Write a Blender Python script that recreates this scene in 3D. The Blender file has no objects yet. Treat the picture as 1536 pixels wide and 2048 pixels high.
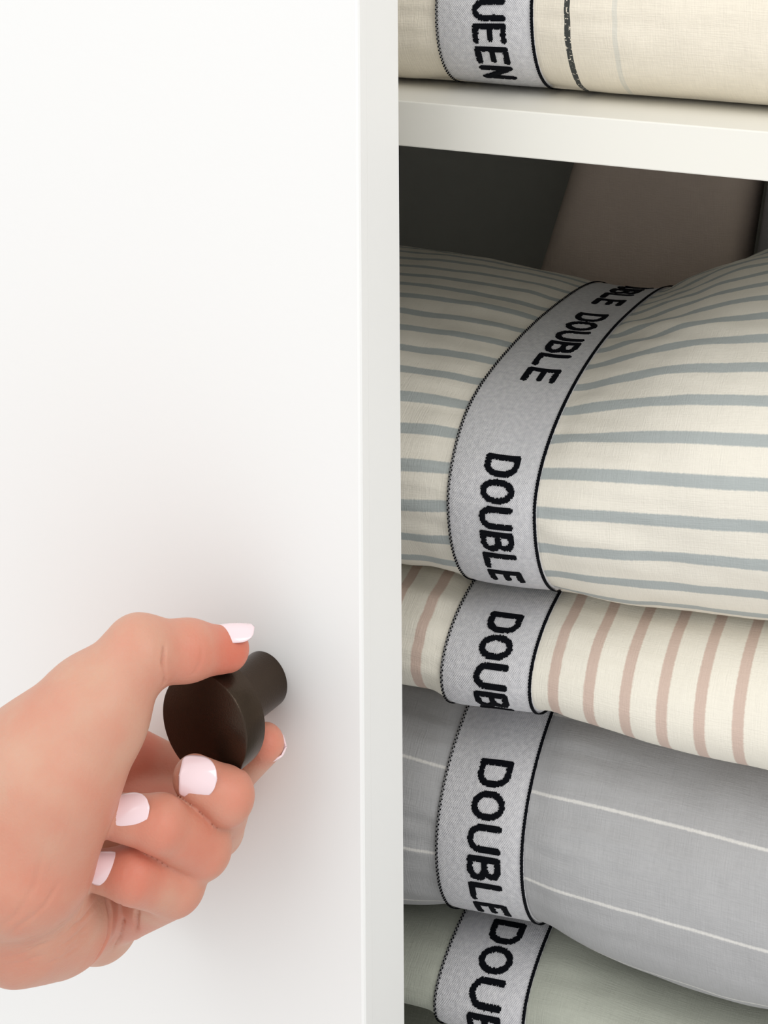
import bpy, math, random
import numpy as np
from mathutils import Vector, Matrix, noise
random.seed(4)
S = bpy.context.scene
C = S.collection

# ------------------------------------------------------------------ camera
F = 3500.0          # focal length in pixels of the 1536 px wide frame
HY = -480.0         # horizon row (shift lens, camera held level)
RX = 0.0063         # small roll
cam = bpy.data.cameras.new('camera')
cam.sensor_fit = 'HORIZONTAL'
cam.sensor_width = 36.0
cam.lens = F / 1536 * 36
cam.shift_y = -(1024 - HY) / 1536
cam.clip_start = 0.01
cam_o = bpy.data.objects.new('camera', cam)
C.objects.link(cam_o)
cam_o.rotation_euler = (Matrix.Rotation(RX, 3, 'Y') @ Matrix.Rotation(math.pi / 2, 3, 'X')).to_euler()
S.camera = cam_o

# ------------------------------------------------------------------ world, lights, exposure
w = bpy.data.worlds.new('world')
S.world = w
w.use_nodes = True
wt = w.node_tree                      # a bright room above, a darker floor below
tc = wt.nodes.new('ShaderNodeTexCoord')
sp = wt.nodes.new('ShaderNodeSeparateXYZ')
cr = wt.nodes.new('ShaderNodeValToRGB')
mr = wt.nodes.new('ShaderNodeMapRange')
mr.inputs['From Min'].default_value = -1
cr.color_ramp.elements[0].position = 0.28
cr.color_ramp.elements[0].color = (0.90, 0.90, 0.90, 1)
cr.color_ramp.elements[1].position = 0.62
cr.color_ramp.elements[1].color = (0.92, 0.92, 0.91, 1)
wt.links.new(tc.outputs['Generated'], sp.inputs[0])
wt.links.new(sp.outputs[2], mr.inputs['Value'])
wt.links.new(mr.outputs[0], cr.inputs[0])
wt.links.new(cr.outputs[0], wt.nodes['Background'].inputs[0])
wt.nodes['Background'].inputs[1].default_value = 0.95


def area(name, loc, target, sx, sy, power, col):
    l = bpy.data.lights.new(name, 'AREA')
    l.shape = 'RECTANGLE'
    l.size = sx
    l.size_y = sy
    l.energy = power
    l.color = col
    o = bpy.data.objects.new(name, l)
    C.objects.link(o)
    o.location = loc
    o.rotation_euler = (Vector(target) - Vector(loc)).to_track_quat('-Z', 'Y').to_euler()
    return o


area('window_light', (-1.75, -0.55, 0.95), (-0.1, 0.65, -0.3), 2.4, 2.2, 20, (1.0, 1.0, 1.0))
area('right_fill_light', (1.0, -0.5, 1.0), (0.05, 0.65, -0.3), 0.9, 0.9, 14, (1.0, 0.985, 0.955))  # added fill from the right, lifts the door's free edge; no real lamp
S.view_settings.view_transform = 'Standard'
S.view_settings.look = 'None'
S.view_settings.gamma = 1
S.view_settings.use_curve_mapping = False
S.view_settings.exposure = 0.0


# ------------------------------------------------------------------ helpers
def ray(px, py):
    dx, dy = px - 768, py - HY
    return Vector(((dx - RX * dy) / F, 1.0, -(dy + RX * dx) / F))


def at(px, py, Y):                      # pixel + distance -> point
    return ray(px, py) * Y


def proj(p):                            # point -> pixel
    a, b = p[0] / p[1] * F, -p[2] / p[1] * F
    return 768 + a + RX * b, HY + b - RX * a


def lin(c):
    return tuple(((v / 255 + 0.055) / 1.055) ** 2.4 if v > 10 else v / 255 / 12.92 for v in c) + (1,)


def tag(o, label=None, cat=None, group=None, kind=None):
    if label: o['label'] = label
    if cat: o['category'] = cat
    if group: o['group'] = group
    if kind: o['kind'] = kind
    return o


def empty(name, loc, rz=0):
    o = bpy.data.objects.new(name, None)
    o.empty_display_size = 0.02
    C.objects.link(o)
    o.location = loc
    o.rotation_euler = (0, 0, rz)
    return o


def mesh_obj(name, verts, faces, m, parent=None, smooth=True, uvs=None, mats=None, fmat=None):
    me = bpy.data.meshes.new(name)
    me.from_pydata([tuple(v) for v in verts], [], [tuple(f) for f in faces])
    me.materials.append(m)
    if uvs is not None:
        ul = me.uv_layers.new(name='uv')
        for lp in me.loops:
            ul.data[lp.index].uv = uvs[lp.vertex_index]
    if smooth:
        me.polygons.foreach_set('use_smooth', [True] * len(me.polygons))
    me.update()
    o = bpy.data.objects.new(name, me)
    C.objects.link(o)
    if parent: o.parent = parent
    return o


def box(name, x0, x1, y0, y1, z0, z1, m, parent=None, bev=0.0008):
    v = [(x, y, z) for x in (x0, x1) for y in (y0, y1) for z in (z0, z1)]
    f = [(0, 1, 3, 2), (4, 6, 7, 5), (0, 4, 5, 1), (2, 3, 7, 6), (0, 2, 6, 4), (1, 5, 7, 3)]
    o = mesh_obj(name, v, f, m, parent, smooth=False)
    if bev:
        b = o.modifiers.new('bevel', 'BEVEL')
        b.width = bev
        b.segments = 3
        b.limit_method = 'ANGLE'
    return o


# ------------------------------------------------------------------ materials
class NT:
    def __init__(s, name):
        s.m = bpy.data.materials.new(name)
        s.m.use_nodes = True
        s.t = s.m.node_tree
        s.b = s.t.nodes['Principled BSDF']

    def n(s, typ, **kw):
        nd = s.t.nodes.new(typ)
        for k, v in kw.items():
            if k.startswith('i_'):
                nd.inputs[k[2:].replace('_', ' ')].default_value = v
            else:
                setattr(nd, k, v)
        return nd

    def l(s, a, b):
        s.t.links.new(a, b)

    def math(s, op, a, b=None, c=None):
        nd = s.n('ShaderNodeMath', operation=op)
        for i, v in enumerate((a, b, c)):
            if v is None: continue
            if isinstance(v, (int, float)): nd.inputs[i].default_value = v
            else: s.l(v, nd.inputs[i])
        return nd.outputs[0]

    def mix(s, fac, a, b):
        nd = s.n('ShaderNodeMix', data_type='RGBA')
        for sock, v in ((nd.inputs['Factor'], fac), (nd.inputs['A'], a), (nd.inputs['B'], b)):
            if isinstance(v, (tuple, float, int)): sock.default_value = v
            else: s.l(v, sock)
        return nd.outputs['Result']

    def bump(s, h, strength, dist):
        nd = s.n('ShaderNodeBump')
        nd.inputs['Strength'].default_value = strength
        nd.inputs['Distance'].default_value = dist
        s.l(h, nd.inputs['Height'])
        s.l(nd.outputs[0], s.b.inputs['Normal'])


def mat_paint(name, col, rough=0.45, bump=0.25, scale=420):
    k = NT(name)
    k.b.inputs['Base Color'].default_value = lin(col)
    k.b.inputs['Roughness'].default_value = rough
    tc = k.n('ShaderNodeTexCoord')
    nz = k.n('ShaderNodeTexNoise', i_Scale=scale, i_Detail=2.0)
    k.l(tc.outputs['Object'], nz.inputs['Vector'])
    k.bump(nz.outputs['Fac'], bump, 0.0004)
    return k.m


def mat_cloth(name, base, stripe=None, axis='v', period=0.0155, width=0.27, phase=0.0, weave=(1700, 1500),
              bump=0.35, soft=0.02, mott=0.06, extra=None):
    """woven cloth; stripes run over the uv map, which is measured in metres"""
    k = NT(name)
    uv = k.n('ShaderNodeUVMap', uv_map='uv')
    sp = k.n('ShaderNodeSeparateXYZ')
    k.l(uv.outputs[0], sp.inputs[0])
    U, V = sp.outputs[0], sp.outputs[1]
    nz = k.n('ShaderNodeTexNoise', i_Scale=900.0, i_Detail=3.0)
    k.l(uv.outputs[0], nz.inputs['Vector'])
    big = k.n('ShaderNodeTexNoise', i_Scale=70.0, i_Detail=3.0)
    k.l(uv.outputs[0], big.inputs['Vector'])
    # slubs: threads stretched in both directions
    mp = k.n('ShaderNodeMapping')
    mp.inputs['Scale'].default_value = (120, 1900, 1)
    k.l(uv.outputs[0], mp.inputs[0])
    sl = k.n('ShaderNodeTexNoise', i_Scale=1.0, i_Detail=2.0)
    k.l(mp.outputs[0], sl.inputs['Vector'])
    mp2 = k.n('ShaderNodeMapping')
    mp2.inputs['Scale'].default_value = (1900, 120, 1)
    k.l(uv.outputs[0], mp2.inputs[0])
    sl2 = k.n('ShaderNodeTexNoise', i_Scale=1.0, i_Detail=2.0)
    k.l(mp2.outputs[0], sl2.inputs['Vector'])
    th = k.math('ADD', sl.outputs['Fac'], sl2.outputs['Fac'])
    col = lin(base)
    if stripe:
        q = V if axis == 'v' else U
        q = k.math('ADD', q, k.math('MULTIPLY', k.math('SUBTRACT', nz.outputs['Fac'], 0.5), 0.0007))
        ph = k.math('FRACT', k.math('ADD', k.math('DIVIDE', q, period), phase))
        d = k.math('ABSOLUTE', k.math('SUBTRACT', ph, 0.5))
        fac = k.math('SUBTRACT', 1.0, k.math('SMOOTH_MIN', 1.0, k.math('MAXIMUM', 0.0,
                     k.math('DIVIDE', k.math('SUBTRACT', d, width / 2 - soft), 2 * soft)), 0.0))
        col = k.mix(fac, col, lin(stripe))
    if extra:
        for (q0, wd, c, sf) in extra:
            q = V if axis == 'v' else U
            d = k.math('ABSOLUTE', k.math('SUBTRACT', k.math('ADD', q, k.math('MULTIPLY', big.outputs['Fac'], 0.001)), q0))
            f = k.math('LESS_THAN', d, wd)
            f = k.math('MULTIPLY', f, k.math('GREATER_THAN', k.math('MULTIPLY', nz.outputs['Fac'], sf), 0.5))
            col = k.mix(f, col, lin(c))
    dark = k.n('ShaderNodeMix', data_type='RGBA', blend_type='MULTIPLY')
    r = k.math('ADD', 1 - mott * 1.5, k.math('MULTIPLY', k.math('ADD', k.math('MULTIPLY', th, 0.75), k.math('MULTIPLY', big.outputs['Fac'], 0.5)), mott * 1.5))
    dark.inputs['Factor'].default_value = 1
    if isinstance(col, tuple): dark.inputs['A'].default_value = col
    else: k.l(col, dark.inputs['A'])
    cb = k.n('ShaderNodeCombineXYZ')
    for i in range(3): k.l(r, cb.inputs[i])
    k.l(cb.outputs[0], dark.inputs['B'])
    k.l(dark.outputs['Result'], k.b.inputs['Base Color'])
    k.b.inputs['Roughness'].default_value = 0.9
    k.b.inputs['Specular IOR Level'].default_value = 0.15
    k.b.inputs['Sheen Weight'].default_value = 0.08
    hgt = k.math('ADD', k.math('ADD', th, k.math('MULTIPLY', nz.outputs['Fac'], 0.6)), k.math('MULTIPLY', big.outputs['Fac'], 2.5))
    k.bump(hgt, bump, 0.0005)
    return k.m


def mat_knit(name, base, dot):
    k = NT(name)
    uv = k.n('ShaderNodeUVMap', uv_map='uv')
    sp = k.n('ShaderNodeSeparateXYZ')
    k.l(uv.outputs[0], sp.inputs[0])
    nz = k.n('ShaderNodeTexNoise', i_Scale=500.0, i_Detail=2.0)
    k.l(uv.outputs[0], nz.inputs['Vector'])
    a = k.math('SINE', k.math('MULTIPLY', sp.outputs[0], 2 * math.pi / 0.00085))
    b = k.math('SINE', k.math('MULTIPLY', sp.outputs[1], 2 * math.pi / 0.0011))
    h = k.math('MULTIPLY', a, b)
    h = k.math('ADD', k.math('MULTIPLY', h, 0.5), k.math('MULTIPLY', k.math('SUBTRACT', nz.outputs['Fac'], 0.5), 2.4))
    f = k.math('MULTIPLY', k.math('ADD', h, 1.0), 0.5)
    f = k.math('MAXIMUM', 0.0, k.math('MINIMUM', 1.0, f))
    k.l(k.mix(f, lin(dot), lin(base)), k.b.inputs['Base Color'])
    k.b.inputs['Roughness'].default_value = 0.85
    k.b.inputs['Specular IOR Level'].default_value = 0.2
    k.bump(h, 0.5, 0.0004)
    return k.m


M_door = mat_paint('white_satin_lacquer', (236, 236, 235), 0.5, 0.12, 260)
M_shelf = mat_paint('white_melamine', (232, 230, 222), 0.5, 0.06)
M_back = mat_paint('grey_back_board', (178, 178, 172), 0.7, 0.1)  # one even grey, deeper than the white shelves
M_knob = mat_paint('dark_bronze_metal', (72, 61, 52), 0.3, 0.15, 1600)
M_knob.node_tree.nodes['Principled BSDF'].inputs['Metallic'].default_value = 0.9
M_band = mat_knit('grey_knit_elastic', (230, 229, 231), (192, 192, 197))
M_black = mat_paint('black_yarn', (10, 12, 18), 0.85, 0.5, 2500)
M_black.node_tree.nodes['Principled BSDF'].inputs['Specular IOR Level'].default_value = 0.1
M_blue = mat_cloth('blue_striped_cotton', (230, 225, 213), (172, 178, 177), 'v', 0.0157, 0.31, 0.80)
M_pink = mat_cloth('pink_striped_cotton', (232, 227, 214), (205, 183, 170), 'u', 0.0146, 0.30, 0.57)
M_grey = mat_cloth('grey_pinstriped_linen', (172, 172, 173), (214, 212, 208), 'v', 0.0328, 0.034, 0.68, soft=0.008, mott=0.16)
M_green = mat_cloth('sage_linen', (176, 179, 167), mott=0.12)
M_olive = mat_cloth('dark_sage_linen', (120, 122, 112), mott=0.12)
M_cream = mat_cloth('cream_linen', (232, 224, 208), None, 'u', mott=0.14,
                    extra=[(0.0655, 0.0012, (66, 68, 66), 1.27), (0.0850, 0.0010, (218, 214, 202), 3), (0.0, 0.0, (0, 0, 0), 0)])
M_taupe = mat_cloth('taupe_cotton', (215, 198, 186), mott=0.06)
M_char = mat_cloth('charcoal_cotton', (160, 158, 160), mott=0.06)

# ------------------------------------------------------------------ the door and the cabinet
PSI = math.radians(31.5)
PHI = math.radians(25.2)
O = at(800, 201.2, 0.695)            # front top edge of the shelf
sv = Vector((math.cos(PHI), -math.sin(PHI), 0))
dv = Vector((math.sin(PHI), math.cos(PHI), 0))


def loc(s, d, z):                    # cabinet coordinates -> world
    return O + sv * s + dv * d + Vector((0, 0, z))


def pl(px, py, d):                   # pixel on the plane at depth d -> (s, z)
    r = ray(px, py)
    t = (O.dot(dv) + d) / r.dot(dv)
    q = r * t - O
    return q.dot(sv), q.z


CL, CR, CT, CB, CD = -0.47, 0.52, 0.36, -0.62, 0.40
cab = empty('cabinet', loc(CL, 0, CB), -PHI)
tag(cab, 'white cabinet with its door ajar and bedding stacked on white shelves', 'cabinet')


def cb_(name, s0, s1, d0, d1, z0, z1, m, bev=0.0008):
    return box(name, s0 - CL, s1 - CL, d0, d1, z0 - CB, z1 - CB, m, cab, bev)


cb_('side_panel', CL - 0.018, CL, 0, CD, CB - 0.018, CT, M_shelf)
cb_('side_panel', CR, CR + 0.018, 0, CD, CB - 0.018, CT, M_shelf)
cb_('top_panel', CL, CR, 0, CD, CT - 0.018, CT, M_shelf)
tag(cb_('back_panel', CL, CR, CD, CD + 0.006, CB - 0.018, CT, M_back), 'grey back panel')
cb_('shelf', CL, CR, 0, CD, -0.018, 0, M_shelf, 0.0006)
cb_('bottom_panel', CL, CR, 0, CD, CB - 0.018, CB, M_shelf)

# door: its own frame, x along the face towards the free edge, y into the cabinet
DT = 0.0292
P0 = at(722.3, 1030, 0.625)
du = Vector((math.cos(PSI), -math.sin(PSI), 0))
dn = Vector((math.sin(PSI), math.cos(PSI), 0))
DW = 0.50
door = box('door', -DW, 0, 0, DT, 0, 0.80, M_door, cab, 0.0)
# profile with a small eased front arris
prof = [(0, DT), (-DW, DT), (-DW, 0), (-0.0012, 0), (-0.0004, 0.0004), (0, 0.0012), (0, 0.0055), (-0.0004, 0.0062), (-0.0004, DT - 0.001), (-0.001, DT)]
prof = prof[1:]
n = len(prof)
v = [(x, y, z) for z in (0, 0.83) for x, y in prof]
f = [(i, (i + 1) % n, n + (i + 1) % n, n + i) for i in range(n)] + [tuple(range(n))[::-1], tuple(range(n, 2 * n))]
me = bpy.data.meshes.new('door')
me.from_pydata(v, [], f)
me.materials.append(M_door)
door.data = me
cab_inv = Matrix.LocRotScale(cab.location, cab.rotation_euler, None).inverted()
dz = -0.60 + O.z
door_world = Matrix.Translation(Vector((P0.x, P0.y, dz))) @ Matrix.Rotation(-PSI, 4, 'Z')
door.matrix_local = cab_inv @ door_world

# knob
rr = ray(530, 1358)
t = (P0.dot(dn)) / rr.dot(dn)
KB = rr * t                            # centre of the knob's foot on the door face
KL, KR, KS, KH = 0.0370, 0.0187, 0.0100, 0.0112
kp = [(0, 0), (KS, 0), (KS, KL - KH - 0.0006), (KS + 0.0006, KL - KH), (KR - 0.0005, KL - KH), (KR, KL - KH + 0.0005), (KR, KL - 0.0007), (KR - 0.0002, KL - 0.0002), (KR - 0.0007, KL), (0, KL)]
N = 96
v, f = [], []
for r_, a_ in kp:
    for i in range(N):
        an = 2 * math.pi * i / N
        v.append((r_ * math.cos(an), -a_, r_ * math.sin(an)))
for k in range(len(kp) - 1):
    for i in range(N):
        j = (i + 1) % N
        f.append((k * N + i, k * N + j, (k + 1) * N + j, (k + 1) * N + i))
knob = mesh_obj('knob', v, f, M_knob, door)
tag(knob, 'dark bronze round knob with a narrower stem')
em = knob.modifiers.new('edges', 'EDGE_SPLIT')
em.split_angle = math.radians(35)
knob.location = door_world.inverted() @ KB


# ------------------------------------------------------------------ folded bedding bundles
def interp(pts, s):
    xs = [p[0] for p in pts]
    ys = [p[1] for p in pts]
    if s <= xs[0]: return ys[0]
    if s >= xs[-1]: return ys[-1]
    for i in range(len(xs) - 1):
        if s <= xs[i + 1]:
            t = (s - xs[i]) / (xs[i + 1] - xs[i])
            m0 = (ys[i + 1] - ys[max(i - 1, 0)]) / (xs[i + 1] - xs[max(i - 1, 0)])
            m1 = (ys[min(i + 2, len(xs) - 1)] - ys[i]) / (xs[min(i + 2, len(xs) - 1)] - xs[i])
            h = xs[i + 1] - xs[i]
            return ((2 * t**3 - 3 * t * t + 1) * ys[i] + (t**3 - 2 * t * t + t) * m0 * h + (-2 * t**3 + 3 * t * t) * ys[i + 1] + (t**3 - t * t) * m1 * h)


class Bundle:
    def __init__(b, df, low, top, aU, aL, depth, mid=0.45, band=None, pinch=0.002, bow=None, nU=2.0, nL=2.0, s0=-0.13, s1=0.27, wr=0.0006, seed=0, sag=0.0, free_top=False):
        b.free_top = free_top
        b.df, b.aU, b.aL, b.depth, b.mid = df, aU, aL, depth, mid
        b.nU, b.nL, b.s0, b.s1, b.wr, b.seed, b.band, b.pinch, b.sag = nU, nL, s0, s1, wr, seed, band, pinch, sag
        b.bow = bow or (lambda s: 0.0)
        b.top = top
        # pixels of the visible lower outline -> bottom height, corrected for the rounding
        b.low = [pl(x, y, df + aL * 0.4) for x, y in low]
        for it in range(4):
            new = []
            for (s, z), (px, py) in zip(b.low, low):
                ys = []
                for k in range(24):
                    q = b.prof(s, -k / 23 * 0.5)
                    p = loc(s, q[0], q[1])
                    ys.append(proj(p)[1])
                # match at the same pixel column is nearly the same s
                err = py - max(ys)
                new.append((s, z - err * 0.69 / F))
            b.low = new

    # position on the profile: p in [-1,1]; 0 = foremost point, +1 = back via the top, -1 = back via the bottom
    def prof(b, s, p):
        zb, zt = interp(b.low, s), b.top(s)
        zc = zb + (zt - zb) * b.mid
        df = b.df + b.bow(s)
        if p >= 0:
            q = min(p / 0.6, 1.0)
            th = q * math.pi / 2
            d = df + b.aU * (1 - math.cos(th) ** (2 / b.nU))
            z = zc + (zt - zc) * math.sin(th) ** (2 / b.nU)
            if p > 0.6:
                r = (p - 0.6) / 0.4
                rest = b.depth - b.aU
                d = df + b.aU + rest * r
                z = zt - b.sag * r * r - (zt - zc) * (r ** 5)
        else:
            q = min(-p / 0.5, 1.0)
            th = q * math.pi / 2
            d = df + b.aL * (1 - math.cos(th) ** (2 / b.nL))
            z = zc - (zc - zb) * math.sin(th) ** (2 / b.nL)
            if p < -0.5:
                r = (-p - 0.5) / 0.5
                d = df + b.aL + (b.depth - b.aL) * r
                z = zb + (zc - zb) * r ** 8
        return d, z

    def raw(b, s, p):
        d, z = b.prof(s, p)
        # rounded ends
        e = 1.0
        for x in (s - b.s0, b.s1 - s):
            if x < 0.03: e = min(e, math.sqrt(max(0.0, 1 - (1 - x / 0.03) ** 2)))
        if e < 1:
            zc = interp(b.low, s) * (1 - b.mid) + b.top(s) * b.mid
            dc = b.df + b.depth * 0.5
            z = zc + (z - zc) * (0.1 + 0.9 * e)
            d = dc + (d - dc) * (0.85 + 0.15 * e)
        return s, d, z

    def nrm(b, s, p):
        e = 0.004
        a0, a1 = b.prof(s, p - e), b.prof(s, p + e)
        t = Vector((a1[0] - a0[0], a1[1] - a0[1]))
        if t.length < 1e-9: return Vector((0, -1, 0))
        t.normalize()
        return Vector((0, -t.y, t.x))     # outward

    def pt(b, s, p, off=0.0, cloth=True):
        q = Vector(b.raw(s, p))
        nn = b.nrm(s, p)
        h = off
        if cloth:
            v = Vector((s * 22 + b.seed * 7, q.y * 22, q.z * 22))
            h += b.wr * 1.6 * noise.noise(v) + b.wr * 0.7 * noise.noise(v * 3.1)
            if b.band:
                h *= 1 - 0.85 * math.exp(-((0 if b.band(p)[0] <= s <= b.band(p)[1] else min(abs(s - b.band(p)[0]), abs(s - b.band(p)[1]))) / 0.012) ** 2)
                a0, a1 = b.band(p)
                x = 0 if a0 <= s <= a1 else min(abs(s - a0), abs(s - a1))
                g = math.exp(-(x / 0.010) ** 2)
                h -= b.pinch * g
                # pulled folds radiating from the band
                if x > 0:
                    fold = math.exp(-x / 0.035) * (1 - math.exp(-x / 0.006))
                    ar = (q.z * 2.2 + q.y * 1.0)
                    h += fold * b.wr * 3.0 * noise.noise(Vector((ar * 75 + b.seed * 3, s * 9, b.seed)))
            if p < -0.4 or (p > 0.55 and not b.free_top): h *= 0.12
        return q + nn * h

    def arc(b, s, ps):
        out = []
        L = 0
        prev = None
        for p in ps:
            d, z = b.prof(s, p)
            if prev: L += math.hypot(d - prev[0], z - prev[1])
            out.append(L)
            prev = (d, z)
        return out


def frange(a, b, n):
    return [a + (b - a) * i / n for i in range(n + 1)]


PS = frange(-1, -0.5, 8)[:-1] + frange(-0.5, 0, 56)[:-1] + frange(0, 0.6, 110)[:-1] + frange(0.6, 1, 26)
I0 = PS.index(0.0)


def letters():
    def ell(cx, cy, rx, ry, a0, a1, n=14):
        return [(cx + rx * math.cos(math.radians(a0 + (a1 - a0) * i / n)), cy + ry * math.sin(math.radians(a0 + (a1 - a0) * i / n))) for i in range(n + 1)]
    return {
        'D': [[(0, 0), (0, 1), (.5, 1)] + ell(.5, .6, .5, .4, 90, 0, 6) + ell(.5, .4, .5, .4, 0, -90, 6) + [(0, 0)]],
        'O': [ell(.5, .5, .52, .5, 0, 360, 24)],
        'Q': [ell(.5, .5, .52, .5, 0, 360, 24), [(.6, .3), (1.02, -.02)]],
        'U': [[(0, 1), (0, .35)] + ell(.5, .35, .5, .35, 180, 360, 10) + [(1, 1)]],
        'B': [[(0, 0), (0, 1), (.55, 1), (.85, .9), (.88, .75), (.8, .6), (.5, .53), (0, .53)], [(.5, .53), (.9, .44), (1, .27), (.92, .1), (.6, 0), (0, 0)]],
        'L': [[(0, 1), (0, 0), (.95, 0)]],
        'E': [[(.95, 1), (0, 1), (0, 0), (.95, 0)], [(0, .52), (.8, .52)]],
        'N': [[(0, 0), (0, 1), (1, 0), (1, 1)]],
    }


LET = letters()


def sdist(px, py, a, b):
    ax, ay = a
    bx, by = b
    vx, vy = bx - ax, by - ay
    t = max(0, min(1, ((px - ax) * vx + (py - ay) * vy) / (vx * vx + vy * vy + 1e-12)))
    return math.hypot(px - ax - t * vx, py - ay - t * vy)


LH, STR = 0.0130, 0.00118


def build_bundle(name, b, m, label, group, words, level=0.0, tilt=0.0):
    """words: list of (text, px_y of the first letter's start)"""
    zb0 = interp(b.low, 0.05)
    base = loc(0.05, b.df + 0.05, zb0)
    org = Vector((0.05, b.df + 0.05, zb0))
    root = empty(name, base, -PHI)
    tag(root, label, 'bedding', group)
    ss = frange(b.s0, b.s0 + 0.03, 10)[:-1] + frange(b.s0 + 0.03, -0.035, 8)[:-1] + frange(-0.035, 0.175, 150)[:-1] + frange(0.175, b.s1 - 0.03, 8)[:-1] + frange(b.s1 - 0.03, b.s1, 10)
    v, f, uv = [], [], []
    n = len(PS)
    for s in ss:
        L = b.arc(s, PS)
        for i, p in enumerate(PS):
            v.append(b.pt(s, p) - org)
            uv.append((s, L[i] - L[I0] + level * (b.prof(s, 0)[1] - b.prof(0.05, 0)[1]) - tilt * s))
    for k in range(len(ss) - 1):
        for i in range(n - 1):
            a = k * n + i
            f.append((a, a + n, a + n + 1, a + 1))
        f.append((k * n + n - 1, k * n + n + n - 1, k * n + n, k * n))
    for k in (0, len(ss) - 1):
        r = [k * n + i for i in range(n)]
        f.append(r if k == 0 else r[::-1])
    mesh_obj('folded_sheet', v, f, m, root, uvs=uv)
    if not b.band: return root
    # ---- elastic band
    bp = [p for p in PS if -0.85 < p < 0.93]
    T = 0.0011
    nb = 28
    v, f, uv = [], [], []
    sc = sum(b.band(0)) / 2
    L = b.arc(sc, bp)
    i0 = bp.index(0.0)
    rows = []
    for i, p in enumerate(bp):
        a0, a1 = b.band(p)
        row = []
        for j in range(nb + 1):
            s = a0 + (a1 - a0) * j / nb
            o = T + b.pinch * -1
            wob = 0.0003 * noise.noise(Vector((s * 60, L[i] * 60, b.seed)))
            e = abs(j / nb - 0.5) * 2
            row.append((b.pt(s, p, o + wob - 0.0005 * e ** 8, cloth=False), (a0 + (a1 - a0) * j / nb, L[i] - L[i0])))
        row.insert(0, (b.pt(a0 + 0.0002, p, -0.002 - b.pinch, cloth=False), row[0][1]))
        row.append((b.pt(a1 - 0.0002, p, -0.002 - b.pinch, cloth=False), row[-1][1]))
        rows.append(row)
    W = nb + 3
    for row in rows:
        for q, u in row:
            v.append(q - org)
            uv.append(u)
    for i in range(len(bp) - 1):
        for j in range(W - 1):
            a = i * W + j
            f.append((a, a + 1, a + W + 1, a + W))
    band = mesh_obj('elastic_band', v, f, M_band, root, uvs=uv)
    tag(band, 'light grey knitted elastic band with black lettering')

    # arclength <-> p on the band centre
    def p_of(Lv):
        Lq = Lv + L[i0]
        if Lq <= L[0]: return bp[0]
        for i in range(len(L) - 1):
            if Lq <= L[i + 1]:
                return bp[i] + (bp[i + 1] - bp[i]) * (Lq - L[i]) / max(1e-9, L[i + 1] - L[i])
        return bp[-1]

    def on_band(x, Lv, off):              # x across the band from its left edge (m)
        p = p_of(Lv)
        a0, a1 = b.band(p)
        return b.pt(a0 + x + (a1 - a0 - BW) * x / BW, p, T - b.pinch + off, cloth=False) - org

    def strip(nm, cells, off, par):
        vv, ff = [], []
        idx = {}
        for (x0, x1, l0, l1) in cells:
            r = []
            for x, l in ((x0, l0), (x1, l0), (x1, l1), (x0, l1)):
                kx = (round(x, 6), round(l, 6))
                if kx not in idx:
                    idx[kx] = len(vv)
                    vv.append(on_band(x, l, off))
                r.append(idx[kx])
            ff.append(r)
        o = mesh_obj(nm, vv, ff, M_black, par)
        sm = o.modifiers.new('thickness', 'SOLIDIFY')
        sm.thickness = 0.0004
        sm.offset = 0
        return o
    BW = b.band(0)[1] - b.band(0)[0]
    Lmin, Lmax = L[1] - L[i0], L[-2] - L[i0]
    # right selvedge: black cord;  left selvedge: row of stitches
    cells = []
    l = Lmin
    while l < Lmax:
        jw = 0.00012 * random.random()
        cells.append((BW - 0.00085 - (0.00022 if int(l / 0.0006) % 2 else 0) - 0, BW + 0.00015 + jw, l, l + 0.0006))
        l = round(l + 0.0006, 7)
    e1 = strip('black_edge', cells, 0.00025, band)
    tag(e1, 'black cord edge')
    cells = []
    l = Lmin
    k = 0
    while l < Lmax:
        x = 0.0003 + (0.0006 if k % 2 else 0)
        cells.append((x, x + 0.0005, l, l + 0.0005))
        l = round(l + 0.0009, 7)
        k += 1
    e2 = strip('black_edge', cells, 0.0002, band)
    tag(e2, 'dotted black stitches along the edge')
    # words
    starts = []
    for text, pxy, wp in words:
        LW = wp * 0.78
        if pxy is None:
            starts.append(starts[-1] + 6 * wp + 0.014)
        # find the arclength whose projection lies on row pxy
        best = None
        for i in range(400):
            lv = Lmin + (Lmax - Lmin) * i / 399
            q = on_band(BW * 0.52, lv, 0) + org
            e = abs(proj(loc(*q))[1] - (pxy or 0))
            if q.y > b.df + 0.02 and p_of(lv) < 0: continue
            if best is None or e < best[0]: best = (e, lv)
        lv = best[1]
        if pxy is None: lv = starts[-1]
        else: starts.append(lv)
        cells = []
        cw, ch = 0.0004, 0.00045
        for li, chh in enumerate(text):
            nx, ny = int((LW + 2 * STR) / cw) + 1, int((LH + 2 * STR) / ch) + 1
            for a in range(nx):
                for c in range(ny):
                    x = -STR + (a + 0.5) * cw
                    y = -STR + (c + 0.5) * ch
                    d = 1
                    for pol in LET[chh]:
                        for q0, q1 in zip(pol[:-1], pol[1:]):
                            d = min(d, sdist(x, y, (STR + q0[0] * (LW - STR), STR * .5 + q0[1] * (LH - STR)), (STR + q1[0] * (LW - STR), STR * .5 + q1[1] * (LH - STR))))
                    if d < STR + random.uniform(-0.00018, 0.00018):
                        l0 = lv - li * wp - (a * cw)
                        x0 = BW * 0.53 - LH / 2 + c * ch
                        l1 = l0 - cw
                        if l1 > Lmin and l0 < Lmax:
                            cells.append((x0, x0 + ch, l1, l0))
        if cells:
            wo = strip('lettering', cells, 0.0002, band)
            tag(wo, 'black knitted lettering')
    return root


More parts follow.
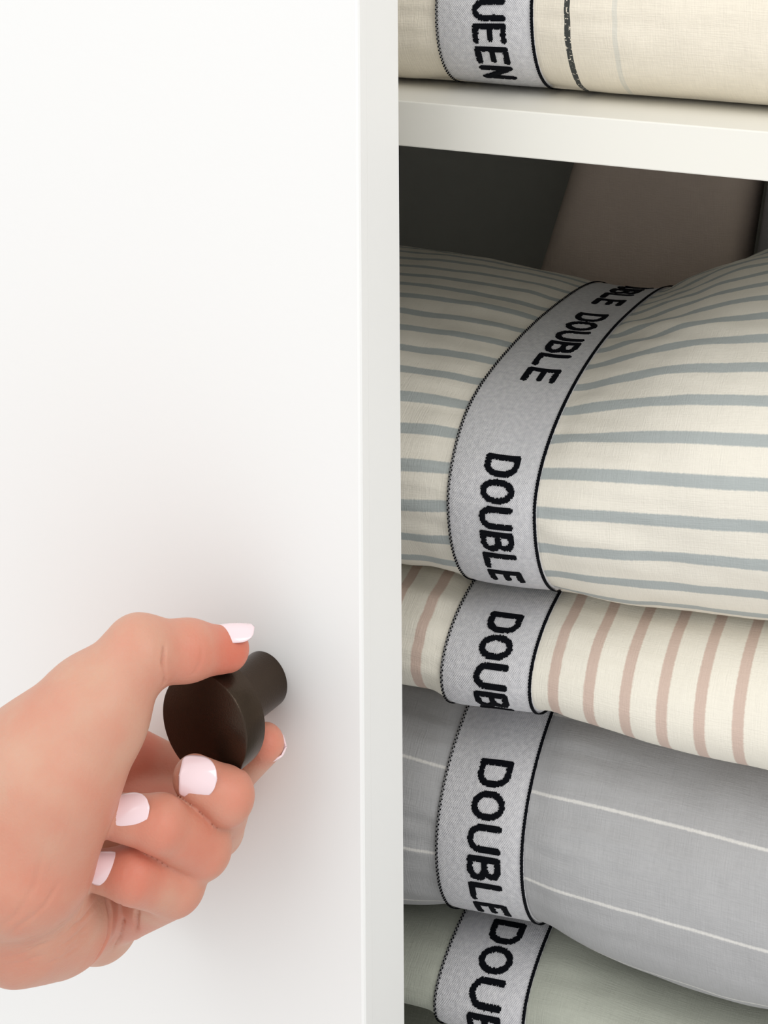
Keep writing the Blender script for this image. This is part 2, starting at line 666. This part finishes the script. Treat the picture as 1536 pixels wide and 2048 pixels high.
# visible lower outlines, as measured
low_queen = [(700, 178), (800, 185), (918, 188), (1037, 190), (1135, 193), (1174, 205), (1244, 218), (1380, 235), (1473, 245), (1536, 250)]
low_blue = [(700, 1110), (805, 1128), (860, 1136), (925, 1160), (1010, 1175), (1110, 1185), (1200, 1198), (1300, 1212), (1400, 1222), (1536, 1236)]
low_pink = [(700, 1345), (805, 1366), (865, 1380), (900, 1402), (1000, 1415), (1067, 1424), (1108, 1428), (1154, 1442), (1251, 1471), (1397, 1512), (1536, 1542)]
low_grey = [(700, 1795), (807, 1807), (860, 1812), (902, 1818), (1008, 1837), (1081, 1852), (1120, 1864), (1203, 1910), (1276, 1943), (1373, 1978), (1446, 2000), (1536, 2018)]
low_green = [(700, 1990), (807, 2010), (870, 2026), (900, 2045), (1045, 2078), (1200, 2115), (1536, 2200)]
low_olive = [(700, 2200), (1000, 2270), (1536, 2420)]


def const_band(a0, a1, skew=0.0, bend=0.0):
    return lambda p: (a0 + skew * p + bend * p * p, a1 + skew * p + bend * p * p)


def band_from(pxl, pxr, py, d, skew=0.0):
    return const_band(pl(pxl, py, d)[0], pl(pxr, py, d)[0], skew)


SB = 'stacked bedding bundles held by elastic bands'
DF = 0.012


def z_at(px, py, d): return pl(px, py, d)[1]


# upper shelf
qb = band_from(869, 1065, 40, 0.014)
bq = Bundle(0.014, low_queen, lambda s: 0.078 + 0.012 * math.sin(s * 14), 0.11, 0.036, 0.27, mid=0.42, band=qb, pinch=0.0012, seed=1, nL=2.3)
bq.low = [(s, max(z, 0.0008)) for s, z in bq.low]

# lower stack, from the top
bb0 = band_from(892, 1070, 1030, DF)
bb = lambda p: (bb0(p)[0] - 0.003 * math.exp(-((p - 0.3) / 0.16) ** 2), bb0(p)[1])


def top_blue(s):
    c = sum(bb(0)) / 2
    x = s - c
    zc = z_at(1020, 640, DF + 0.1)
    g = 1 - math.exp(-(x / (0.05 if x < 0 else 0.07)) ** 2)
    return zc + (0.006 if x < 0 else 0.043) * g


bl = Bundle(DF, low_blue, top_blue, 0.115, 0.042, 0.25, mid=0.50, band=bb, pinch=0.0016, seed=2, nU=2.0, sag=0.012, wr=0.0009, free_top=True)
pb = band_from(876, 1058, 1370, DF)
bpk = Bundle(DF + 0.002, low_pink, lambda s: interp(bl.low, s) - 0.0015, 0.05, 0.025, 0.25, mid=0.42, band=pb, pinch=0.0008, seed=3)
gb = band_from(868, 1044, 1660, DF)
bgr = Bundle(DF, low_grey, lambda s: interp(bpk.low, s) - 0.0015, 0.075, 0.042, 0.25, mid=0.45, band=gb, pinch=0.0016, seed=4)
nb_ = band_from(862, 1045, 1960, DF)
bgn = Bundle(DF + 0.002, low_green, lambda s: interp(bgr.low, s) - 0.0015, 0.055, 0.03, 0.25, mid=0.45, band=nb_, pinch=0.0008, seed=5)
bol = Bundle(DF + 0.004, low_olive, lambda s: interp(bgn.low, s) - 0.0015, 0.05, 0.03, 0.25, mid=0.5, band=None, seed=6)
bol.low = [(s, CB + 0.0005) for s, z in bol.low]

build_bundle('bedding_bundle', bq, M_cream, 'cream linen bedding bundle banded QUEEN on the upper shelf', None, [('QUEEN', -52, 0.0097)])
build_bundle('bedding_bundle', bl, M_blue, 'plump cream bedding bundle with blue-grey horizontal stripes, topmost of the lower stack', SB, [('DOUBLE', 903, 0.0103), ('DOUBLE', 627, 0.0128), ('DOUBLE', None, 0.0125)], level=1.0, tilt=0.118)
build_bundle('bedding_bundle', bpk, M_pink, 'thin cream bedding bundle with beige-pink upright stripes, second in the stack', SB, [('DOUBLE', 1222, 0.0108)])
build_bundle('bedding_bundle', bgr, M_grey, 'thick grey bedding bundle with fine white pinstripes under the pink-striped one', SB, [('DOUBLE', 1513, 0.0118)], level=1.0)
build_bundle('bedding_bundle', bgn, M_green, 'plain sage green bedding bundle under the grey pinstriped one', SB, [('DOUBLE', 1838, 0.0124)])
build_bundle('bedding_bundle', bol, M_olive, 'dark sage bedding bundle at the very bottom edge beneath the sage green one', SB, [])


# ------------------------------------------------------------------ folded cloth standing in the shadow at the back
def slab(name, pts, d0, d1, m, label, seed):
    """pillow standing upright; pts: outline in (s, z) counter-clockwise"""
    cx = sum(p[0] for p in pts) / len(pts)
    cz = sum(p[1] for p in pts) / len(pts)
    # resample outline
    out = []
    n_ = 96
    P = [Vector(p) for p in pts]
    Ls = [(P[(i + 1) % len(P)] - P[i]).length for i in range(len(P))]
    T = sum(Ls)
    for k in range(n_):
        l = T * k / n_
        i = 0
        while l > Ls[i]:
            l -= Ls[i]
            i += 1
        out.append(P[i].lerp(P[(i + 1) % len(P)], l / Ls[i]))
    for _ in range(2):
        out = [(out[i - 1] + out[i] * 2 + out[(i + 1) % n_]) / 4 for i in range(n_)]
    rings = [(0.0, 0), (0.5, 0), (0.8, 0.02), (0.93, 0.12), (0.985, 0.3), (1.0, 0.5), (0.985, 0.7), (0.93, 0.88), (0.8, 0.98), (0.5, 1.0), (0.0, 1.0)]
    v, f, uv = [], [], []
    zmin = min(p[1] for p in pts)
    base = Vector((cx, d0, zmin))
    for r, t in rings:
        for q in out:
            s = cx + (q.x - cx) * r
            z = cz + (q.y - cz) * r
            d = d0 + (d1 - d0) * t + 0.003 * noise.noise(Vector((s * 14, z * 14, seed + t)))
            v.append(Vector((s, d, z)) - base)
            uv.append((s, z))
    for k in range(len(rings) - 1):
        for i in range(n_):
            j = (i + 1) % n_
            f.append((k * n_ + i, k * n_ + j, (k + 1) * n_ + j, (k + 1) * n_ + i))
    o = mesh_obj(name, v, f, m, None, uvs=uv)
    o.location = loc(*base)
    o.rotation_euler = (0, 0, -PHI)
    tag(o, label, 'cushion')
    return o


zlo = CB + 0.001
DS = 0.28
a = pl(1140, 300, DS)
b_ = pl(1065, 545, DS)
c_ = pl(1508, 350, DS)
e_ = pl(1482, 520, DS)
sl = lambda p, q, z: p[0] + (q[0] - p[0]) * (z - p[1]) / (q[1] - p[1])
slab('cushion', [(sl(a, b_, zlo), zlo), (sl(c_, e_, zlo), zlo), (sl(c_, e_, -0.035), -0.035), (sl(a, b_, -0.035), -0.035)], DS - 0.005, DS + 0.055, M_taupe,
     'taupe cushion standing in shadow behind the blue-striped bundle', 1.3)
x0 = sl(c_, e_, zlo) + 0.004
x1 = sl(c_, e_, -0.035) + 0.004
slab('cushion', [(x0, zlo), (x0 + 0.12, zlo), (x1 + 0.12, -0.035), (x1, -0.035)], DS, DS + 0.055, M_char,
     'charcoal cushion to the right of the taupe one in shadow at the back', 5.1)

# ------------------------------------------------------------------ the hand, one continuous surface
H = 0.0008                                   # cell of the sculpting grid
LO = np.array([-0.290, 0.490, -0.440])
HI = np.array([-0.015, 0.700, -0.255])
NXYZ = np.ceil((HI - LO) / H).astype(int) + 1
BIG = np.float32(0.02)


def field(): return np.full(tuple(NXYZ), BIG, np.float32)


def window(a, b, pad):
    lo = np.maximum(0, np.floor((np.minimum(a, b) - pad - LO) / H).astype(int))
    hi = np.minimum(NXYZ, np.ceil((np.maximum(a, b) + pad - LO) / H).astype(int) + 1)
    sl_ = tuple(slice(l, h) for l, h in zip(lo, hi))
    g = [(LO[i] + H * np.arange(lo[i], hi[i])).astype(np.float32) for i in range(3)]
    return sl_, g[0][:, None, None], g[1][None, :, None], g[2][None, None, :]


def smin(a, b, k):
    h = np.clip(0.5 + 0.5 * (b - a) / k, 0, 1)
    return b + (a - b) * h - k * h * (1 - h)


def cone(fld, a, ra, b, rb, k, flat=None):
    """tapered limb from a to b blended into fld"""
    a, b = np.array(a), np.array(b)
    if (HI <= LO).any(): return
    sl_, X, Y, Z = window(a, b, max(ra, rb) + 0.014)
    d = b - a
    L2 = float(d @ d) + 1e-12
    t = np.clip(((X - a[0]) * d[0] + (Y - a[1]) * d[1] + (Z - a[2]) * d[2]) / L2, 0, 1)
    px_, py_, pz_ = X - a[0] - t * d[0], Y - a[1] - t * d[1], Z - a[2] - t * d[2]
    if flat is not None:                     # (direction, factor): thinner along that direction
        q = px_ * flat[0][0] + py_ * flat[0][1] + pz_ * flat[0][2]
        e = np.sqrt(px_**2 + py_**2 + pz_**2 + (flat[1]**2 - 1) * q * q)
    else:
        e = np.sqrt(px_**2 + py_**2 + pz_**2)
    s = e - (ra + (rb - ra) * t)
    fld[sl_] = smin(fld[sl_], s.astype(np.float32), k)


def J(px, py, Y, r): return (np.array(at(px, py, Y)), r / 1000.0)


def chain(fld, js, k):
    for (a, ra), (b, rb) in zip(js[:-1], js[1:]):
        cone(fld, a, ra, b, rb, k)


thumb = [J(185, 1428, .592, 18.0), J(275, 1308, .598, 11.8), J(375, 1301, .607, 9.2), J(456, 1299, .617, 7.5)]
thenar = [J(-40, 1600, .598, 25), J(50, 1568, .590, 22.5), J(182, 1432, .592, 17.5), J(100, 1552, .585, 22.5), J(44, 1702, .583, 25.5)]
hypo = [J(-60, 1758, .598, 23.5), J(55, 1806, .598, 22), J(122, 1822, .608, 17), J(185, 1848, .638, 11)]
carpal = J(-60, 1680, .605, 25)
arm = [J(-480, 1780, .56, 33), J(-330, 1740, .572, 28), J(-170, 1685, .59, 26), J(-40, 1680, .6, 25)]
index = [J(185, 1480, .652, 11), J(372, 1565, .657, 9.5), J(465, 1545, .642, 8.2), J(530, 1487, .630, 6.9)]
middle = [J(175, 1585, .655, 11), J(435, 1655, .632, 9.6), J(455, 1592, .604, 8.9), J(388, 1556, .602, 7.4)]
ring = [J(165, 1690, .650, 11), J(405, 1695, .603, 10.0), J(320, 1648, .590, 8.8), J(236, 1634, .590, 7.2)]
pinky = [J(205, 1835, .640, 11), J(348, 1762, .602, 10.9), J(265, 1748, .590, 8.8), J(200, 1742, .592, 6.6)]
rolls = []
creases = [
    ([(270, 1798), (275, 1825), (274, 1855), (262, 1885)], 1.1, 0.8),
    ([(212, 1795), (220, 1830), (216, 1870), (200, 1905), (180, 1932)], 1.5, 0.9),
    ([(240, 1803), (247, 1840), (240, 1875), (226, 1903)], 0.8, 0.6),
    ([(328, 1290), (325, 1325), (328, 1368)], 1.1, 0.7),
    ([(405, 1290), (400, 1325), (385, 1350)], 0.25, 0.8),
    ([(195, 1800), (150, 1850), (80, 1890), (2, 1915)], 0.45, 0.8),
    ([(190, 1830), (140, 1880), (70, 1915), (2, 1930)], 0.35, 0.7),
    ([(120, 1760), (90, 1810), (40, 1850), (0, 1880)], 0.35, 0.9),
    ([(85, 1700), (70, 1770), (30, 1830), (0, 1855)], 0.3, 1.0),
    ([(160, 1890), (110, 1920), (40, 1942)], 0.25, 0.6),
    ([(438, 1580), (438, 1560), (436, 1540)], 0.12, 0.4),
    ([(305, 1605), (312, 1630), (305, 1655)], 0.12, 0.5),
    ([(248, 1718), (256, 1740), (250, 1762)], 0.12, 0.5),
]
for q_ in range(11):
    u_ = q_ / 10
    creases.append(([(186 - 10 * u_, 1730 + 150 * u_), (165 - 20 * u_, 1800 + 85 * u_), (120, 1848 + 58 * u_), (60, 1876 + 56 * u_), (1, 1890 + 52 * u_)], 0.14 + 0.12 * (q_ % 3 == 0), 0.5))
for q_ in range(6):
    u_ = q_ / 5
    creases.append(([(150 - 90 * u_, 1600), (128 - 80 * u_, 1680), (90 - 60 * u_, 1760), (40 - 36 * u_, 1830)], 0.06, 0.9))
blush = [(J(485, 1300, .61, 0)[0], .016, .75), (J(390, 1320, .60, 0)[0], .014, .5), (J(300, 1345, .60, 0)[0], .012, .4), (J(540, 1480, .62, 0)[0], .014, .8),
         (J(470, 1580, .59, 0)[0], .018, .55), (J(410, 1690, .59, 0)[0], .02, .42), (J(320, 1640, .58, 0)[0], .02, .5),
         (J(265, 1755, .58, 0)[0], .016, .6), (J(360, 1780, .6, 0)[0], .014, .4), (J(110, 1760, .570, 0)[0], .022, .32),
         (J(240, 1860, .61, 0)[0], .016, .5), (J(60, 1850, .58, 0)[0], .026, .25), (J(290, 1520, .64, 0)[0], .02, .7)]
SKIN = (204, 159, 137)
FLUSH = (206, 112, 90)
palm = field()
chain(palm, arm, 0.010)
chain(palm, thenar, 0.008)
chain(palm, hypo, 0.010)
for f_ in (index, middle, ring, pinky):
    cone(palm, carpal[0], carpal[1], f_[0][0], f_[0][1] * 1.02, 0.010)
    cone(palm, f_[0][0], f_[0][1], f_[1][0], f_[1][1], 0.004)
for a, b in ((index, middle), (middle, ring), (ring, pinky)):
    cone(palm, a[0][0], 0.010, b[0][0], 0.010, 0.008)
chain(palm, thumb, 0.0045)
hand_f = palm
for f_ in (index, middle, ring, pinky):
    g = field()
    chain(g, f_[1:], 0.0022)
    hand_f = smin(hand_f, g, 0.0010)
    del g
for q in rolls:
    g = field()
    chain(g, q, 0.002)
    hand_f = smin(hand_f, g, 0.0016)
# soft flesh gives way around the knob
ax = np.array(dn) * -1
kb = np.array(KB)
sl_, X, Y, Z = window(kb - 0.03, kb + 0.03, 0.03)
t_ = (X - kb[0]) * ax[0] + (Y - kb[1]) * ax[1] + (Z - kb[2]) * ax[2]
r_ = np.sqrt(np.maximum((X - kb[0])**2 + (Y - kb[1])**2 + (Z - kb[2])**2 - t_**2, 0))
head = np.maximum(r_ - KR, np.maximum(KL - KH - t_, t_ - KL))
stem = np.maximum(r_ - KS, t_ - KL)
kn = np.minimum(head, stem) - 0.0002
hand_f[sl_] = -smin(-hand_f[sl_], kn.astype(np.float32), 0.0012)


def nets(fd):
    ins = fd < 0
    nx, ny, nz = fd.shape
    c = [ins[i:nx - 1 + i, j:ny - 1 + j, k:nz - 1 + k] for i in (0, 1) for j in (0, 1) for k in (0, 1)]
    anyi = c[0].copy(); alli = c[0].copy()
    for q in c[1:]:
        anyi |= q; alli &= q
    act = anyi & ~alli
    ci = np.argwhere(act)
    idx = np.full(act.shape, -1, np.int32)
    idx[act] = np.arange(len(ci))
    acc = np.zeros((len(ci), 3)); cnt = np.zeros(len(ci))
    corners = [(i, j, k) for i in (0, 1) for j in (0, 1) for k in (0, 1)]
    val = {cr: fd[ci[:, 0] + cr[0], ci[:, 1] + cr[1], ci[:, 2] + cr[2]].astype(float) for cr in corners}
    for cr in corners:
        for ax_ in range(3):
            if cr[ax_]: continue
            c2 = list(cr); c2[ax_] = 1; c2 = tuple(c2)
            a, b = val[cr], val[c2]
            m = (a < 0) != (b < 0)
            t = np.where(m, a / np.where(m, a - b, 1), 0)
            p = np.array(cr)[None, :] + np.zeros((len(ci), 3))
            p[:, ax_] += t
            acc[m] += p[m]; cnt[m] += 1
    vs = LO + H * (ci + acc / cnt[:, None])
    faces = []
    for ax_ in range(3):
        s0 = [slice(None)] * 3; s1 = [slice(None)] * 3
        s0[ax_] = slice(0, -1); s1[ax_] = slice(1, None)
        a, b = ins[tuple(s0)], ins[tuple(s1)]
        e = np.argwhere(a != b)
        u, w_ = (ax_ + 1) % 3, (ax_ + 2) % 3
        ok = (e[:, u] > 0) & (e[:, w_] > 0) & (e[:, u] < fd.shape[u] - 1) & (e[:, w_] < fd.shape[w_] - 1)
        e = e[ok]
        fl = ins[e[:, 0], e[:, 1], e[:, 2]]
        q = []
        for du_, dw_ in ((-1, -1), (0, -1), (0, 0), (-1, 0)):
            p = e.copy(); p[:, u] += du_; p[:, w_] += dw_
            q.append(idx[p[:, 0], p[:, 1], p[:, 2]])
        q = np.stack(q, 1)
        q[~fl] = q[~fl][:, ::-1]
        faces.append(q)
    return vs, np.concatenate(faces)


vs, fs = nets(hand_f)
del palm
# relax along the surface a little (keeps creases, removes grid ripple)
ed = np.concatenate([fs[:, [0, 1]], fs[:, [1, 2]], fs[:, [2, 3]], fs[:, [3, 0]]])
deg = np.bincount(ed.ravel(), minlength=len(vs)).astype(float)


def relax(vs, lam):
    s = np.zeros_like(vs)
    for i in range(3):
        s[:, i] = np.bincount(ed[:, 0], vs[ed[:, 1], i], len(vs)) + np.bincount(ed[:, 1], vs[ed[:, 0], i], len(vs))
    return vs + lam * (s / deg[:, None] - vs)


for _ in range(4):
    vs = relax(vs, 0.5)
    vs = relax(vs, -0.5 * 0.94)


def vnorm(vs):
    n1 = np.cross(vs[fs[:, 2]] - vs[fs[:, 0]], vs[fs[:, 3]] - vs[fs[:, 1]])
    o = np.zeros_like(vs)
    for k in range(4):
        for i in range(3):
            o[:, i] += np.bincount(fs[:, k], n1[:, i], len(vs))
    return o / (np.linalg.norm(o, axis=1)[:, None] + 1e-12)


nm = vnorm(vs)
# skin creases: (polyline of points on the skin as pixel + distance, depth mm, half width mm, max reach)
from mathutils.bvhtree import BVHTree
bvh = BVHTree.FromPolygons([tuple(v) for v in vs], [tuple(f) for f in fs])


def skin(px, py):
    h = bvh.ray_cast(Vector((0, 0, 0)), ray(px, py).normalized())
    return h[0], h[1]


disp = np.zeros(len(vs))
red = np.zeros(len(vs))
for pts, dep, wid in creases:
    P_ = [skin(x, y)[0] for x, y in pts]
    P_ = [np.array(p) for p in P_ if p is not None]
    if len(P_) < 2: continue
    best = np.full(len(vs), 1.0)
    tt = np.zeros(len(vs))
    for i, (a, b) in enumerate(zip(P_[:-1], P_[1:])):
        if np.linalg.norm(b - a) > 0.035: continue
        d = b - a
        t = np.clip((vs - a) @ d / (d @ d + 1e-12), 0, 1)
        ds = np.linalg.norm(vs - a - t[:, None] * d, axis=1)
        m = ds < best
        best[m] = ds[m]
        tt[m] = (i + t[m]) / (len(P_) - 1)
    fade = np.clip(np.minimum(tt, 1 - tt) * 6 + 0.15, 0, 1)
    g = np.exp(-(best / (wid / 1000))**2) * fade
    sh = np.exp(-(best / (wid * 2.6 / 1000))**2) * fade
    disp += dep / 1000 * (-g + 0.35 * (sh - g) * 1.0)
    red = np.maximum(red, g * 0.3 * min(1.0, dep / 0.5) ** 2)
vs = vs + nm * disp[:, None]
# flush of the skin: redder at fingertips, knuckles and the heel of the thumb
flush = np.zeros(len(vs))
for (c, r, amt) in blush:
    c = np.array(c)
    flush = np.maximum(flush, amt * np.exp(-(np.linalg.norm(vs - c, axis=1) / r)**2))
flush = np.clip(np.maximum(flush, red), 0, 1)

k = NT('skin')
at_ = k.n('ShaderNodeAttribute', attribute_name='flush')
tc = k.n('ShaderNodeTexCoord')
n1 = k.n('ShaderNodeTexNoise', i_Scale=55.0, i_Detail=4.0)
n2 = k.n('ShaderNodeTexNoise', i_Scale=1300.0, i_Detail=3.0)
vo = k.n('ShaderNodeTexVoronoi', i_Scale=900.0)
for q in (n1, n2, vo): k.l(tc.outputs['Object'], q.inputs['Vector'])
f1 = k.math('ADD', k.math('MULTIPLY', k.math('SUBTRACT', n1.outputs['Fac'], 0.5), 0.9), 0.12)
f2 = k.math('MAXIMUM', 0.0, k.math('MINIMUM', 1.0, k.math('ADD', f1, at_.outputs['Fac'])))
c1 = k.mix(f2, lin(SKIN), lin(FLUSH))
k.l(c1, k.b.inputs['Base Color'])
k.b.inputs['Roughness'].default_value = 0.5
k.b.inputs['Specular IOR Level'].default_value = 0.35
k.b.inputs['Subsurface Weight'].default_value = 0.25
k.b.inputs['Subsurface Radius'].default_value = (1.0, 0.32, 0.18)
k.b.inputs['Subsurface Scale'].default_value = 0.005
k.bump(k.math('ADD', n2.outputs['Fac'], k.math('MULTIPLY', vo.outputs['Distance'], 0.8)), 0.22, 0.0003)
hand_loc = Vector(at(40, 1700, 0.6))
hand = mesh_obj('hand', vs - np.array(hand_loc), fs, k.m)
hand.location = hand_loc
tag(hand, 'left hand with pale pink nails gripping the dark bronze knob of the white door', 'hand')
fa = hand.data.attributes.new('flush', 'FLOAT', 'POINT')
fa.data.foreach_set('value', flush.astype(np.float32))

M_nail = mat_paint('pale_pink_nail_polish', (240, 216, 221), 0.18, 0.0)
M_nail.node_tree.nodes['Principled BSDF'].inputs['Coat Weight'].default_value = 0.6


def nail(c, t, nrm_, length, width, A=1.05, square=3.0, curl=0.10, lift=0.0002):
    """curved plate: c centre on the skin, t towards the free edge, nrm_ outward"""
    t = Vector(t).normalized()
    nn = Vector(nrm_)
    nn = (nn - t * nn.dot(t)).normalized()
    ww = nn.cross(t)
    R = width / 2 / math.sin(A)
    v, f, NU, NV = [], [], 22, 18
    for i in range(NU + 1):
        u = -1 + 2 * i / NU
        e = square if u > 0 else 1.8
        hw = max(0.0, 1 - abs(u) ** e) ** (1 / e)
        hw = 0.02 + 0.98 * hw
        for j in range(NV + 1):
            x = -1 + 2 * j / NV
            an = x * A * hw
            v.append(Vector(c) + t * (u * length / 2) + ww * (R * math.sin(an)) + nn * (R * (math.cos(an) - 1) - curl * length * u * u * 0.5 + lift) - hand_loc)
    for i in range(NU):
        for j in range(NV):
            a = i * (NV + 1) + j
            f.append((a, a + 1, a + NV + 2, a + NV + 1))
    o = mesh_obj('fingernail', v, f, M_nail, hand)
    s = o.modifiers.new('thickness', 'SOLIDIFY')
    s.thickness = 0.0007
    s.offset = 0.2
    tag(o, 'pale pink polished nail')
    return o


def mixn(a, b, w_):
    return (Vector(a) * w_ + Vector(b) * (1 - w_)).normalized()


q, qn = skin(396, 1556)
nail(q, (-0.97, -0.02, 0.10), mixn(qn, (-0.15, -0.92, 0.30), 0.5), 0.0128, 0.0124, square=4.0, lift=0.0006)
q, qn = skin(252, 1624)
nail(q, (-0.95, 0.02, -0.20), mixn(qn, (-0.12, -0.92, 0.30), 0.7), 0.0160, 0.0112, lift=0.0006)
q, qn = skin(212, 1736)
nail(q, (-0.97, 0.08, -0.06), mixn(qn, (-0.12, -0.92, 0.30), 0.7), 0.0120, 0.0095, lift=0.0006)
c_ = Vector(at(467, 1253, .6165))
nail(c_, (0.98, 0.18, -0.05), (0.02, -0.02, 0.99), 0.0145, 0.0110, curl=0.10, square=2.6)
c_ = Vector(at(546, 1508, .632))
nail(c_, (0.80, -0.25, 0.52), (0.55, 0.35, -0.75), 0.0125, 0.0110)
